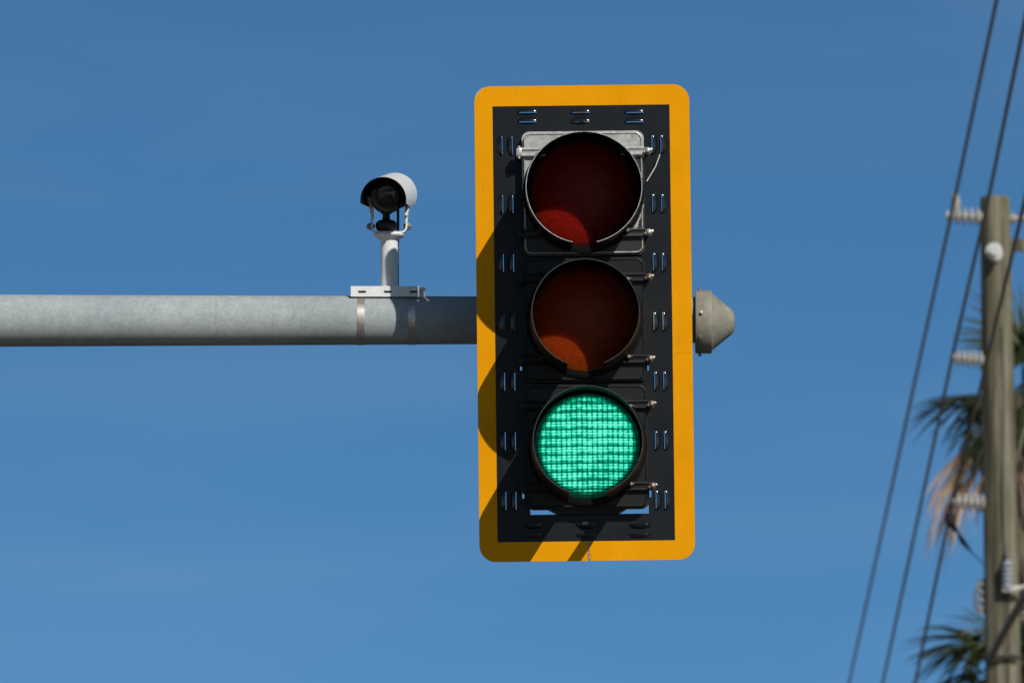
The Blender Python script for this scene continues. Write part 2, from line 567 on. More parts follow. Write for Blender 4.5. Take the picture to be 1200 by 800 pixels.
# ---- three sections
DOORD = .052
specs = [
    ('red', (683.6, 226.0), 'red_lens', 'peeled_door', .1655, .1655, .240, 'bare_edge', 'top section with dark red lens and a peeling silver door'),
    ('amber', (685.3, 373.8), 'amber_lens', 'black_paint', .1535, .160, .238, 'worn_edge', 'middle section with unlit amber lens'),
    ('green', (687.9, 522.3), 'green_lens', 'black_paint', .1560, .163, .238, 'worn_edge', 'bottom section with glowing green lens'),
]
DW, DH = .1745, .1785
for idx, (nm, pc, lensm, doorm, rf, rb, VL, rimm, lab) in enumerate(specs):
    sx_, sz_ = L(*pc, DOORD)
    # body behind the plate
    bm = bmesh.new()
    w, h = .166, .1745
    o8 = [(w, .13), (w - .04, h), (-w + .04, h), (-w, .13), (-w, -.095), (-.088, -h + .001), (.088, -h + .001), (w, -.095)]
    prism(bm, o8, .012, .175)
    lathe(bm, [(0, -.192), (.05, -.192), (.062, -.186), (.062, -.172)], 'z', 32, (0, .085, 0)) if idx == 2 else None
    if idx == 2:
        prism(bm, [(.118, -.172), (-.118, -.172), (-.085, -.1905), (.085, -.1905)], -.02, .06)
    sec = build('signal_section', bm, 'black_paint', sig, (sx_, 0, sz_), smooth=30)
    tag(sec, lab)
    # door
    bm = bmesh.new()
    prism(bm, rrect(DW, DH, .022, 6), -.0335, -.006)
    prism(bm, rrect(DW - .006, DH - .006, .018, 6), -DOORD + .008, -.0335)
    for (a_, b2, r_) in ((DW - .0075, DH - .0075, .018),):
        pth = rrect(a_, b2, r_, 6)
        pth = [(x_, -DOORD + .0075, z_) for x_, z_ in pth]
        tube(bm, pth + [pth[0]], .0024, 8, False, 1)
    # visor seat ring
    rs = rb + .008
    lathe(bm, [(rs, -DOORD + .009), (rs, -DOORD), (rs - .003, -DOORD - .0025), (.1505, -DOORD - .0025), (.1495, -DOORD + .004)], 'y', 72, mat=2)
    # hinge and latch bars: two parallel ribs
    for sgn in (-1, 1):
        for zz_ in (.118, -.116):
            for dz in (.0085, -.0085):
                tube(bm, [(sgn * .108, -DOORD - .001, zz_ + dz), (sgn * (DW + .001), -DOORD - .001, zz_ + dz)], .0052, 8)
            box(bm, (sgn * .145, -DOORD + .002, zz_), (.062, .008, .014))
    door = build('door', bm, [doorm, 'bare_edge' if idx == 0 else 'black_paint', 'matte_black'], sec)
    if idx == 0: door['label'] = 'bare silver door with black paint peeling off'
    # hardware
    for zz_ in (.118, -.116):
        bm = bmesh.new()
        box(bm, (-(DW + .008), -DOORD + .006, zz_), (.017, .026, .024), .003)
        tube(bm, [(-(DW + .008), -DOORD - .002, zz_ + .018), (-(DW + .008), -DOORD - .002, zz_ - .018)], .004, 8)
        build('hinge_lug', bm, 'zinc_bolt' if (idx == 0 and zz_ > 0) else 'black_paint', sec)
        bm = bmesh.new()
        c_ = Vector((DW + .011, -DOORD - .004, zz_))
        lathe(bm, [(0, -.016), (.0045, -.0145), (.0072, -.009), (.0078, -.002), (.0105, 0), (.0105, .004), (.004, .005), (.004, .05)], 'y', 16, c_)
        for sg in (-1, 1):
            box(bm, (c_.x + sg * .0085, c_.y - .006, c_.z + sg * .003), (.010, .005, .007), .0018, Matrix.Rotation(sg * .1, 3, 'Z'))
        box(bm, (c_.x, c_.y + .008, c_.z), (.016, .006, .018), .002)
        build('latch_bolt', bm, 'zinc_bolt' if idx == 0 else 'bolt_metal', sec)
    for sgn in (-1, 1):
        for zz_ in (.112, -.110):
            bm = bmesh.new()
            lathe(bm, [(0, -.010), (.004, -.009), (.0062, -.005), (.0066, 0), (.003, .001), (.003, .012)], 'y', 14, (sgn * .1235, -DOORD - .010, zz_))
            tube(bm, [(sgn * .1235, -DOORD - .009, zz_), (sgn * .134, -DOORD - .009, zz_ + .002)], .0025, 6)
            build('visor_screw', bm, 'bolt_metal' if sgn > 0 else 'rubber_black', sec)
    # lens
    bm = bmesh.new()
    prof = []
    for k in range(13):
        a_ = k / 12
        prof.append((.150 * a_, -DOORD - .004 - .026 * (1 - a_ ** 2)))
    prof += [(.150, -DOORD - .0015), (0, -DOORD - .0015)]
    lathe(bm, prof, 'y', 72)
    ln_ = build('lens', bm, lensm, sec)
    # tunnel visor with open bottom
    bm = bmesh.new()
    half = R(20 if idx else 12)
    na, nl = 84, 8
    th = .0022 if idx == 0 else .0026
    grid = []
    for li in range(nl + 1):
        f = li / nl
        d = DOORD + .003 + f * VL
        r = rb + (rf - rb) * f
        ro, ri = [], []
        ez = .965 if idx == 0 else 1
        dz_ = -.006 * f if idx == 0 else 0
        for k in range(na + 1):
            a_ = -math.pi / 2 + half + (2 * math.pi - 2 * half) * k / na
            wob = 1 + .004 * math.sin(3 * a_ + idx)
            ro.append(bm.verts.new((math.cos(a_) * r * wob, -d, math.sin(a_) * r * wob * ez + dz_)))
            ri.append(bm.verts.new((math.cos(a_) * (r - th) * wob, -d, math.sin(a_) * (r - th) * wob * ez + dz_)))
        grid.append((ro, ri))
    for (o1, i1), (o2, i2) in zip(grid, grid[1:]):
        for k in range(na):
            bm.faces.new((o1[k], o1[k + 1], o2[k + 1], o2[k]))
            bm.faces.new((i1[k], i2[k], i2[k + 1], i1[k + 1])).material_index = 2
        for k in (0, na):
            bm.faces.new((o1[k], o2[k], i2[k], i1[k]))
    for (o1, i1), mi in ((grid[0], 0), (grid[-1], 1)):
        for k in range(na):
            bm.faces.new((o1[k], o1[k + 1], i1[k + 1], i1[k])).material_index = mi
    build('visor', bm, ['visor_black', rimm, 'matte_black'], sec)

# loose tie wire at the upper right
bm = bmesh.new()
q0 = L(773.5, 181, .01); q1 = L(768, 196, .02); q2 = L(757.5, 213, .06)
tube(bm, [(q0[0], -.012, q0[1]), (q1[0], -.03, q1[1]), (q2[0], -.06, q2[1])], .0019, 6)
build('tie_wire', bm, 'zinc_bolt', sig)
# wing nut lump at the bottom centre louver
bm = bmesh.new()
q0 = L(689, 613, 0)
lathe(bm, [(0, -.02), (.007, -.018), (.009, -.008), (.012, 0)], 'y', 14, (q0[0], 0, q0[1]))
box(bm, (q0[0], -.013, q0[1]), (.036, .006, .010), .002)
build('wing_nut', bm, 'rubber_black', sig)

# mounting bracket behind the signal
ARMD = D + .49
arm_c = lambda px: P(px, 375.2 - .0008 * (px - 558), ARMD)
bm = bmesh.new()
tube(bm, [(0, .27, -.62), (0, .27, .62)], .03, 16)
for zz_ in (-.6, .6):
    tube(bm, [(0, .27, zz_), (0, .16, zz_), (0, .10, zz_ * .92)], .024, 12)
box(bm, (0, .33, .0), (.16, .09, .20), .01)
build('mounting_bracket', bm, 'hardware', sig)

# ================================================================== MAST ARM
amid = arm_c(558)
arm = empty('mast_arm', (AX, amid.y, 0))
tag(arm, 'long grey galvanised steel mast arm carrying the traffic signal and the camera', 'mast arm')


def a_rad(px): return (28.05 + (558 - px) * 5 / 558 / 2) * S * (ARMD / D) * 1.0


def aloc(v): return Vector(v) - arm.location


bm = bmesh.new()
xs = [600 + (AX + .05) / (K * ARMD), -3000, -1500, -700, -100, 0, 120, 240, 360, 460, 558, 640, 720, 800, 817]
pts = [aloc(arm_c(x_)) for x_ in xs]
tube(bm, pts, [a_rad(x_) for x_ in xs], 48)
build('arm_tube', bm, 'galvanised', arm)
# end cap: collar + blunt cone
bm = bmesh.new()
c_ = aloc(P(816, 377.2, ARMD)); u_ = S * ARMD / D
lathe(bm, [(24 * u_, -.004), (36.2 * u_, -.003), (37 * u_, .002), (37 * u_, 16.5 * u_), (36.4 * u_, 18 * u_), (33.5 * u_, 18.3 * u_), (32.8 * u_, 19 * u_),
           (15.5 * u_, 40.5 * u_), (12.5 * u_, 43.3 * u_), (8 * u_, 45 * u_), (0, 45.6 * u_)], 'x', 56, c_)
cap = build('end_cap', bm, 'weathered_cap', arm)
for ang in (92, 214, 268):     # set screws around the collar, measured in the yz plane
    a_ = R(ang)
    n_ = Vector((0, math.cos(a_), math.sin(a_)))
    bm = bmesh.new()
    tube(bm, [c_ + Vector((4 * u_, 0, 0)) + n_ * 35.5 * u_, c_ + Vector((4 * u_, 0, 0)) + n_ * 40.5 * u_], .0045, 8)
    build('set_screw', bm, 'hardware', cap)
bm = bmesh.new()
n_ = Vector((0, -.985, .17)).normalized()
tube(bm, [c_ + Vector((5.5 * u_, 0, 0)) + n_ * 36.4 * u_, c_ + Vector((5.5 * u_, 0, 0)) + n_ * 41 * u_], .0042, 10)
build('set_screw', bm, 'zinc_bolt', cap)
# upright carrying the arm, beyond the left edge of the picture
bm = bmesh.new()
top = pts[0]
tube(bm, [(top.x - .05, 0, 0), (top.x - .05, 0, top.z + .35)], [.19, .15], 32)
tube(bm, [(top.x - .05, 0, 0), (top.x - .05, 0, .05)], [.32, .32], 32)
build('upright', bm, 'galvanised', arm)

# ================================================================== TRAFFIC CAMERA
ct = P(455, 335, ARMD)
arm_top = arm_c(455)
mount = Vector((arm_top.x, arm_top.y, arm_top.z + a_rad(455)))
camt = empty('traffic_camera', mount)
tag(camt, 'white tubular traffic camera under a curved sunshield, strapped on top of the mast arm', 'camera')


def C(px, py, dd=0.0): return P(px, py, ARMD - dd) - mount


# mounting plate strapped on top of the arm: channel with slots
bm = bmesh.new()
pz0 = C(455, 347.2, .04).z; pz1 = C(455, 334.8, .04).z
c0 = C(450.7, 341, .0)
hgt = pz1 - pz0
x0m = C(411, 341, .04).x; x1m = C(490.5, 341, .04).x
box(bm, ((x0m + x1m) / 2, 0, (pz0 + pz1) / 2 + hgt * .42), (x1m - x0m, .085, hgt * .16), .0012)
# front face is built around three slots
slots = [C(q, 0, .04).x for q in (424.3, 454.5, 485)]
sw = 4.6 * S
edges = [x0m] + [v for q in slots for v in (q - sw, q + sw)] + [x1m]
yf = -.0425
for k in range(0, len(edges) - 1):
    a_, b2 = edges[k], edges[k + 1]
    if k % 2 == 0:
        box(bm, ((a_ + b2) / 2, yf, (pz0 + pz1) / 2), (b2 - a_, .005, hgt))
    else:
        zs = pz0 + hgt * .34; ze = pz0 + hgt * .56
        box(bm, ((a_ + b2) / 2, yf, (pz0 + zs) / 2), (b2 - a_, .005, zs - pz0))
        box(bm, ((a_ + b2) / 2, yf, (pz1 + ze) / 2), (b2 - a_, .005, pz1 - ze))
box(bm, ((x0m + x1m) / 2, -yf, (pz0 + pz1) / 2), (x1m - x0m, .005, hgt))
# end piece standing further back
x2m = C(498.5, 0, .0).x
box(bm, ((x1m + x2m) / 2 - .001, .006, (pz0 + pz1) / 2 - .001), (x2m - x1m + .002, .075, hgt * .96), .003)
box(bm, (x1m - .001, yf - .006, (pz0 + pz1) / 2 - .001), (.007, .009, hgt * 1.1), .002)
build('mounting_plate', bm, 'white_paint', camt)
# steel bands
for px in (423.3, 482.8):
    bm = bmesh.new()
    cc = arm_c(px) - mount; rr_ = a_rad(px) + .0012
    wv = 4.3 * S
    n = 56
    prof = [(rr_, -wv), (rr_, wv), (rr_ - .0011, wv), (rr_ - .0011, -wv), (rr_, -wv)]
    lathe(bm, prof, 'x', n, cc)
    box(bm, (cc.x, cc.y + rr_ + .004, cc.z), (2.6 * wv, .01, .02), .002)
    build('steel_band', bm, 'steel_band', camt)
# post
bm = bmesh.new()
pb = Vector((C(456.3, 335).x, 0, pz1 - .002)); ptop_z = C(456, 277.5).z
tube(bm, [pb, (pb.x - .001, 0, ptop_z)], .0255, 36)
px_ = pb.x - .001
lathe(bm, [(.0255, ptop_z - .006), (.034, ptop_z - .001), (.043, ptop_z + .004), (.045, ptop_z + .008), (.043, ptop_z + .011), (0, ptop_z + .011)], 'z', 40, (px_, 0, 0))
tube(bm, [pb + Vector((0, 0, .0)), pb + Vector((0, 0, .006))], .031, 36)
build('post', bm, 'white_paint', camt)
# yoke: U-shaped bracket
bm = bmesh.new()
yl = C(434.5, 262).x; yr = C(477.5, 262).x
yz0 = ptop_z + .0125; yz1 = C(0, 240).z
pth = []
for k in range(9):
    a_ = R(180 + 90 * k / 8); pth.append((yl + .02 + .02 * math.cos(a_), yz0 + .02 + .02 * math.sin(a_)))
for k in range(9):
    a_ = R(270 + 90 * k / 8); pth.append((yr - .02 + .02 * math.cos(a_), yz0 + .02 + .02 * math.sin(a_)))
pth = [(yl, yz1)] + pth + [(yr, yz1)]
inn = []
for i, (x_, z_) in enumerate(pth):
    a0 = pth[max(i - 1, 0)]; a1 = pth[min(i + 1, len(pth) - 1)]
    tx, tz = a1[0] - a0[0], a1[1] - a0[1]; l_ = math.hypot(tx, tz)
    inn.append((x_ - tz / l_ * .0055, z_ + tx / l_ * .0055))
wy = .017
for i in range(len(pth) - 1):
    vs = [bm.verts.new((q[0], yy, q[1])) for yy in (-wy, wy) for q in (pth[i], pth[i + 1], inn[i + 1], inn[i])]
    for q in ((0, 1, 2, 3), (7, 6, 5, 4), (0, 4, 5, 1), (3, 2, 6, 7)):
        bm.faces.new([vs[k] for k in q])
    if i == 0: bm.faces.new([vs[k] for k in (0, 3, 7, 4)])
    if i == len(pth) - 2: bm.faces.new([vs[k] for k in (1, 5, 6, 2)])
clean(bm)
yoke = build('yoke', bm, 'white_paint', camt)
for xk, sgn in ((yl, -1), (yr, 1)):
    bm = bmesh.new()
    zk = C(0, 263.5).z
    lathe(bm, [(0, -.010), (.006, -.010), (.008, -.007), (.0095, 0), (.0095, .004), (.0055, .005), (.0055, .013), (0, .014)], 'x', 14, (xk - .002, 0, zk))
    lathe(bm, [(.0, -.004), (.012, -.004), (.012, .007), (0, .007)], 'x', 6, (xk, 0, zk))
    build('yoke_bolt', bm, 'hardware', yoke)
# housing and shield, aimed left and down
YAW, PD = R(-6.0), R(10.6)
fcen = C(449.2, 234.5, .13)             # front centre of the shield opening
hrot = Euler((PD, 0, YAW), 'XYZ')
# tilt: front (-y) dips
HL = .30
rs_ = 27.5 * S


def place(name, bm, mats, **k):
    return build(name, bm, mats, camt, loc=fcen, rot=hrot, **k)


bm = bmesh.new()     # body tube, front ring
lathe(bm, [(.0, .045), (.033, .045), (.036, .030), (.040, .028), (.046, .030), (.0475, .034), (.0475, .075), (.0455, .08), (.0455, HL), (.0, HL)], 'y', 48, (.006, 0, .006))
hs = place('camera_housing', bm, 'matte_black')
bm = bmesh.new()
lathe(bm, [(.0, .0405), (.033, .0435)], 'y', 40, (.006, 0, .006))
box(bm, (.006, .0395, .006), (.046, .004, .038), .001)
build('front_glass', bm, 'camera_glass', hs)
bm = bmesh.new()     # sunshield: arched sheet, open below, slanted sides
na, nl, th = 40, 10, .0025
grid = []
for li in range(nl + 1):
    f = li / nl
    span = R(196 + 34 * min(1, f * 2.0))
    ro, ri = [], []
    for k in range(na + 1):
        a_ = math.pi / 2 + span * (k / na - .5)
        rad = rs_ * (1 - .035 * f)
        ro.append(bm.verts.new((math.cos(a_) * rad, f * HL, math.sin(a_) * rad * 1.0)))
        ri.append(bm.verts.new((math.cos(a_) * (rad - th), f * HL, math.sin(a_) * (rad - th))))
    grid.append((ro, ri))
for (o1, i1), (o2, i2) in zip(grid, grid[1:]):
    for k in range(na):
        bm.faces.new((o1[k], o1[k + 1], o2[k + 1], o2[k]))
        bm.faces.new((i1[k], i2[k], i2[k + 1], i1[k + 1])).material_index = 1
    for k in (0, na): bm.faces.new((o1[k], o2[k], i2[k], i1[k]))
for (o1, i1), mi in ((grid[0], 1), (grid[-1], 0)):
    for k in range(na): bm.faces.new((o1[k], o1[k + 1], i1[k + 1], i1[k])).material_index = mi
prism(bm, [(math.cos(R(-8 + 196 * k / 30)) * rs_ * .95, math.sin(R(-8 + 196 * k / 30)) * rs_ * .95) for k in range(31)], .55 * HL, .60 * HL, 1)
bm.normal_update()
place('sunshield', bm, ['white_paint', 'matte_black'])
# side cheeks joining the shield to the yoke
for xk, sg in ((yl + .0045, -1), (yr - .0045, 1)):
    bm = bmesh.new()
    zc = C(0, 246).z
    prism(bm, [(xk + sg * .016, zc + .04), (xk - sg * .002, zc + .04), (xk - sg * .004, zc - .012), (xk + sg * .004, zc - .016)], -.03, .06)
    build('shield_cheek', bm, 'white_paint', camt)
# dark swivel knob under the housing, and cable
bm = bmesh.new()
kc = C(452.5, 263.2)
lathe(bm, [(0, -.019), (.018, -.018), (.028, -.010), (.032, .001), (.031, .010), (.024, .017), (.012, .020), (.010, .036), (.016, .038), (.016, .052)], 'z', 22, (kc.x, .01, kc.z))
tube(bm, [(kc.x, .01, kc.z - .05), (kc.x, .01, kc.z - .015)], .012, 12)
build('swivel_joint', bm, 'rubber_black', camt)
bm = bmesh.new()
kx = C(466, 250, 0).x
tube(bm, [(kx, .05, C(0, 240).z), (kx, .06, C(0, 258).z), (kx - .001, .05, C(0, 285).z), (kx - .0005, .03, C(0, 333).z)], .0042, 10)
build('cable', bm, 'rubber_black', camt)

# ================================================================== UTILITY POLE
PD_ = 85.0
ptop = P(1165.8, 231, PD_); plow = P(1172.4, 800, PD_)
dirp = (plow - ptop); dirp.normalize()
# vertical pole in depth: keep one distance (drop the depth change along the lens axis)
ptop = Vector((ptop.x, ptop.y, ptop.z))
lean = (plow.x - ptop.x) / (ptop.z - plow.z)
base = Vector((ptop.x + lean * ptop.z, ptop.y, 0))
pole = empty('utility_pole', base)
tag(pole, 'weathered greenish brown wooden utility pole with stacked insulators beside the power lines', 'utility pole')
uP = K * PD_


def pole_at(z):
    return Vector((base.x - lean * z, base.y, z))


def U(px, py, dd=0.0):
    return P(px, py, PD_ - dd) - base


def zrow(py):
    d = FW + UP * ((400 - py) * K)
    return CAM.z + d.z / d.y * base.y


bm = bmesh.new()
zs = [0, 2, 4, 6, 8, zrow(800), zrow(600), zrow(400), zrow(300), zrow(236), zrow(231)]
rad = []
for z_ in zs:
    f = (zrow(231) - z_)
    rad.append((.1115 + .0062 * f))
rad[-1] *= .95
tube(bm, [pole_at(z_) - base for z_ in zs], rad, 28)
for v in bm.verts:
    a_ = math.atan2(v.co.y, v.co.x - (pole_at(v.co.z) - base).x)
    v.co.x += .004 * math.sin(3 * a_ + v.co.z * .7); v.co.y += .004 * math.cos(2 * a_ + v.co.z)
build('pole_shaft', bm, 'pole_wood', pole)


def insulator(p0, p1, nshed, rsh, mat, name='insulator'):
    """ribbed post insulator from p0 (pole side) to p1 (tip)"""
    p0, p1 = Vector(p0), Vector(p1)
    ln = (p1 - p0).length
    prof = [(0, 0), (rsh * .75, 0), (rsh * .75, ln * .08), (rsh * .45, ln * .10)]
    for k in range(nshed):
        c0_ = ln * (.14 + .72 * k / max(1, nshed - 1))
        prof += [(rsh * .45, c0_ - ln * .06), (rsh, c0_ - ln * .04), (rsh, c0_ + ln * .022), (rsh * .45, c0_ + ln * .045)]
    prof += [(rsh * .5, ln * .95), (rsh * .55, ln), (0, ln)]
    bm = bmesh.new()
    lathe(bm, prof, 'z', 20)
    o = build(name, bm, mat, pole, p0, smooth=50)
    o.rotation_euler = (p1 - p0).to_track_quat('Z', 'Y').to_euler()
    return o


def on_pole(py): return pole_at(zrow(py)) - base


tips = {}
for key, py, tx in ((1, 255, 1109), (2, 422, 1116.5), (3, 590, 1115.5)):
    c0_ = on_pole(py)
    tip = Vector((P(tx, py, PD_).x - base.x, c0_.y, c0_.z + .02))
    ins = insulator(c0_ + Vector((-.10, 0, 0)), tip, 5, .068, 'porcelain')
    tips[key] = tip + base
# one seen end-on, towards the viewer; one on the far right side
c0_ = on_pole(300); insulator(c0_ + Vector((-.01, -.10, .0)), c0_ + Vector((-.03, -.36, 0)), 3, .062, 'porcelain_white')
c0_ = on_pole(256); insulator(c0_ + Vector((.10, .02, .0)), c0_ + Vector((.36, .04, .02)), 4, .05, 'porcelain')
c0_ = on_pole(285)
bm = bmesh.new(); box(bm, c0_ + Vector((.17, .12, 0)), (.5, .05, .09), .004); build('side_bracket', bm, 'pole_wood', pole)
# dead-end insulator hanging on the face of the pole, with its clamp
c0_ = on_pole(690)
insulator((c0_.x + .035, c0_.y - .20, zrow(692)), (c0_.x + .035, c0_.y - .20, zrow(659)), 5, .044, 'porcelain_grey')
bm = bmesh.new()
box(bm, (c0_.x + .06, c0_.y - .19, zrow(693)), (.13, .05, .05), .01)
tube(bm, [(c0_.x + .1, c0_.y - .19, zrow(692)), (c0_.x + .30, c0_.y - .15, zrow(686))], .02, 8)
build('clamp', bm, 'porcelain', pole)
bm = bmesh.new()
tube(bm, [(c0_.x + .035, c0_.y - .20, zrow(657)), (c0_.x + .03, c0_.y - .15, zrow(648)), (c0_.x + .03, c0_.y - .10, zrow(645))], .014, 8)
build('hanger', bm, 'hardware', pole)
for sg, py in ((-1, 692), (1, 697)):     # fuse cutouts either side
    c0_ = on_pole(py)
    x_ = c0_.x + sg * (.185 if sg > 0 else .155)
    if sg > 0: x_ += .02
    insulator((x_, c0_.y + .02, zrow(py + 26)), (x_ + .01, c0_.y + .02, zrow(py - 14)), 4, .040 if sg < 0 else .062, 'porcelain' if sg < 0 else 'porcelain_white', 'fuse_cutout')
    bm = bmesh.new()
    box(bm, (c0_.x + sg * .13, c0_.y + .02, zrow(py + 8)), (.08, .05, .05), .006)
    tube(bm, [(x_ - sg * -.04, c0_.y - .03, zrow(py + 22)), (x_ + sg * .055, c0_.y - .06, zrow(py + 6)), (x_ + sg * .01, c0_.y - .03, zrow(py - 12))], .012, 8)
    build('cutout_bracket', bm, 'hardware', pole)
bm = bmesh.new()
pts = []
for k in range(15):
    py = 385 + k * 40
    c0_ = on_pole(py); f = zrow(231) - c0_.z
    r_ = .1115 + .0062 * f + .006
    a_ = R(-78 + 6 * math.sin(k * .9))
    pts.append((c0_.x + r_ * math.cos(a_), c0_.y + r_ * math.sin(a_), c0_.z))
tube(bm, pts, .006, 6)
build('ground_wire', bm, 'wire_black', pole)
bm = bmesh.new()       # small guy bracket where the service cable lands
c0_ = on_pole(772)
tube(bm, [c0_ + Vector((-.155, -.06, 0)), c0_ + Vector((-.08, -.17, .0)), c0_ + Vector((.05, -.175, .01)), c0_ + Vector((.12, -.13, .0))], .016, 8)
build('cable_bracket', bm, 'wire_black', pole)
# jumper and clamp under the third insulator
bm = bmesh.new()
q = [U(1113, 600), U(1114, 612), U(1122, 624), U(1128, 634), U(1140, 648), U(1152, 660)]
tube(bm, q, [.036, .042, .010, .022, .005, .004], 10)
build('jumper_clamp', bm, 'wire_black', pole)
bm = bmesh.new()
q = [U(1118.5, 226), U(1120.5, 238), U(1119, 250)]
tube(bm, q, [.026, .04, .03], 10)
build('wire_tie', bm, 'porcelain', pole)

# ================================================================== POWER LINES
ALPHA = .010


def wire(cfg, label, rad=.0135):
    knots, x0 = cfg
    def at(px, py):
        ray = FW + RT * ((px - 600) * K) + UP * ((400 - py) * K)
        # vertical plane through x0 at distance base.y, running along (ALPHA, 1)
        tt = (x0 - ALPHA * base.y) / (ray.x - ALPHA * ray.y)
        return CAM + ray * tt
    pts = []
    for (a_, b2) in zip(knots, knots[1:]):
        for k in range(5):
            f = k / 5
            pts.append(at(a_[0] + (b2[0] - a_[0]) * f, a_[1] + (b2[1] - a_[1]) * f))
    pts.append(at(*knots[-1]))
    d0 = (pts[0] - pts[3]).normalized(); d1 = (pts[-1] - pts[-4]).normalized()
    pts = [pts[0] + d0 * 42, pts[0] + d0 * 20] + pts + [pts[-1] + d1 * 25, pts[-1] + d1 * 60]
    mid = pts[7].copy()
    bm = bmesh.new()
    tube(bm, [p - mid for p in pts], rad, 10)
    o = build('power_line', bm, 'wire_black', None, mid)
    tag(o, label, 'power line', 'power lines passing the utility pole')
    return pts


wire(([(1168, 0), (1119, 232), (995, 800)], tips[1].x), 'leftmost black power line, tied to the highest insulator near the top of the wooden pole')
wire(([(1206, 0), (1160, 225), (1115.5, 420), (1034.5, 800)], tips[2].x), 'middle black power line, tied to the second insulator down the wooden pole')
wire(([(1252, 0), (1200, 240), (1150, 450), (1112.5, 603), (1072.5, 800)], tips[3].x), 'black power line closest to the wooden pole, tied to its lowest side insulator')
# service cable
bm = bmesh.new()
p0 = P(1158, 775, PD_ - .15); p1 = P(1178, 738, PD_ - 4); p2 = P(1202, 697, PD_ - 9); p3 = P(1290, 540, PD_ - 24)
pts = [p0, p1, p2, p3]
tube(bm, [p - p0 for p in pts], .030, 10)
o = build('service_cable', bm, 'wire_black', None, p0)
tag(o, 'thick dark cable slanting across the lower part of the wooden pole', 'cable')

# ================================================================== PALMS
def frond_mesh(length, fan, nleaf, droop, spread, width, seed):
    """fan frond along +X: petiole then radiating folded leaflets that droop"""
    rnd = random.Random(seed)
    bm = bmesh.new()
    pet = length - fan
    tube(bm, [(0, 0, 0), (pet * .5, 0, .02), (pet, 0, 0)], [.02, .014, .010], 6)
    for k in range(nleaf):
        a_ = R(spread) * (2 * (k + .5) / nleaf - 1) + rnd.uniform(-.05, .05)
        ln = fan * (1 - .35 * (abs(a_) / R(spread)) ** 2) * rnd.uniform(.8, 1.08)
        dr = droop * rnd.uniform(.6, 1.4)
        side = Vector((-math.sin(a_), math.cos(a_), 0))
        tw = rnd.uniform(-.5, .5)
        prev = None
        for i in range(6):
            f = i / 5
            c_ = Vector((pet + math.cos(a_) * ln * f, math.sin(a_) * ln * f, -dr * ln * f ** 2.2))
            w_ = width * (.35 + 1.2 * f) * (1 - f) ** .55 + .0015
            sv = (side * math.cos(tw) + Vector((0, 0, 1)) * math.sin(tw)) * w_
            cur = (bm.verts.new(c_ - sv), bm.verts.new(c_ + Vector((0, 0, w_ * .5))), bm.verts.new(c_ + sv))
            if prev:
                bm.faces.new((prev[0], prev[1], cur[1], cur[0])); bm.faces.new((prev[1], prev[2], cur[2], cur[1]))
            prev = cur
    return bm


def proto_meshes(tagn, n, mat, **kw):
    out = []
    for i in range(n):
        bm = frond_mesh(seed=i * 13 + hash(mat) % 1, **kw)
        me = bpy.data.meshes.new(tagn); bm.to_mesh(me); bm.free(); me.materials.append(M[mat])
        out.append(me)
    return out


green = proto_meshes('frond', 5, 'palm_green', length=1.15, fan=.72, nleaf=30, droop=.45, spread=105, width=.020)
dead = proto_meshes('dead_frond', 4, 'palm_dead', length=1.2, fan=.70, nleaf=9, droop=.3, spread=26, width=.020)


def palm(px, py, dist, label, lst, dlst, nrand, seed):
    rnd = random.Random(seed)
    cw = P(px, py, dist)
    root = empty('palm_tree', (cw.x, cw.y, 0))
    tag(root, label, 'palm tree', 'palm trees behind the utility pole')
    bm = bmesh.new()
    n = 26
    pts, rr_ = [], []
    for k in range(n + 1):
        f = k / n
        pts.append((.25 * math.sin(f * 1.4) - .25 * math.sin(1.4), 0, cw.z * f))
        rr_.append(.19 - .06 * f + .012 * (k % 2) + (.08 if k == 0 else 0))
    tube(bm, pts, rr_, 14)
    build('trunk', bm, 'palm_trunk', root)

    def add(me, name, az, el, roll, sc):
        o = bpy.data.objects.new(name, me)
        o.location = (0, 0, cw.z + rnd.uniform(-.12, .1)); o.scale = (sc,) * 3
        q = Euler((0, 0, az)).to_matrix() @ Euler((0, -el, 0)).to_matrix() @ Euler((roll, 0, 0)).to_matrix()
        o.rotation_euler = q.to_euler()
        link(o, root)
    # az: 0 = picture right, 180 = picture left, 270 = towards the viewer
    for az, el, sc in lst:
        add(rnd.choice(green), 'frond', R(az), R(el), rnd.uniform(-.5, .5), sc)
    for az, el, sc in dlst:
        add(rnd.choice(dead), 'dead_frond', R(az), R(el), rnd.uniform(-1.2, 1.2), sc)
    for k in range(nrand):
        add(rnd.choice(green), 'frond', rnd.uniform(-1.35, 1.35), math.asin(rnd.uniform(-.55, .95)), rnd.uniform(-.6, .6), rnd.uniform(.85, 1.15))


palm(1200, 466, 104, 'tall fan palm behind the upper part of the wooden pole, with brown dead fronds hanging',
     [(180, 9, 1.0), (184, 2, .92), (200, -26, .72), (215, -36, .8), (190, -44, .8), (170, -38, .8), (187, -20, .86), (178, -30, .84), (194, -34, .8), (60, 66, 1.0), (100, 74, 1.05), (300, 60, 1.1), (20, 50, 1.2), (350, 35, 1.15), (320, 30, 1.1), (280, 55, 1.0), (10, 15, 1.2), (340, -5, 1.15), (290, -20, 1.1)],
     [(186, -40, 1.22), (178, -47, 1.38), (184, -53, 1.45), (195, -55, 1.15), (180, -63, 1.05), (172, -72, 1.1), (250, -70, 1.1), (300, -65, 1.1)], 20, 3)
palm(1196, 775, 100, 'lower fan palm with dark green fronds behind the base of the visible pole',
     [(180, 16, .95), (188, 7, .9), (175, -12, 1.0), (196, -20, .95), (160, 52, .7), (215, 20, .8), (180, -30, .95)],
     [(200, -60, 1.0), (160, -70, 1.0)], 20, 11)

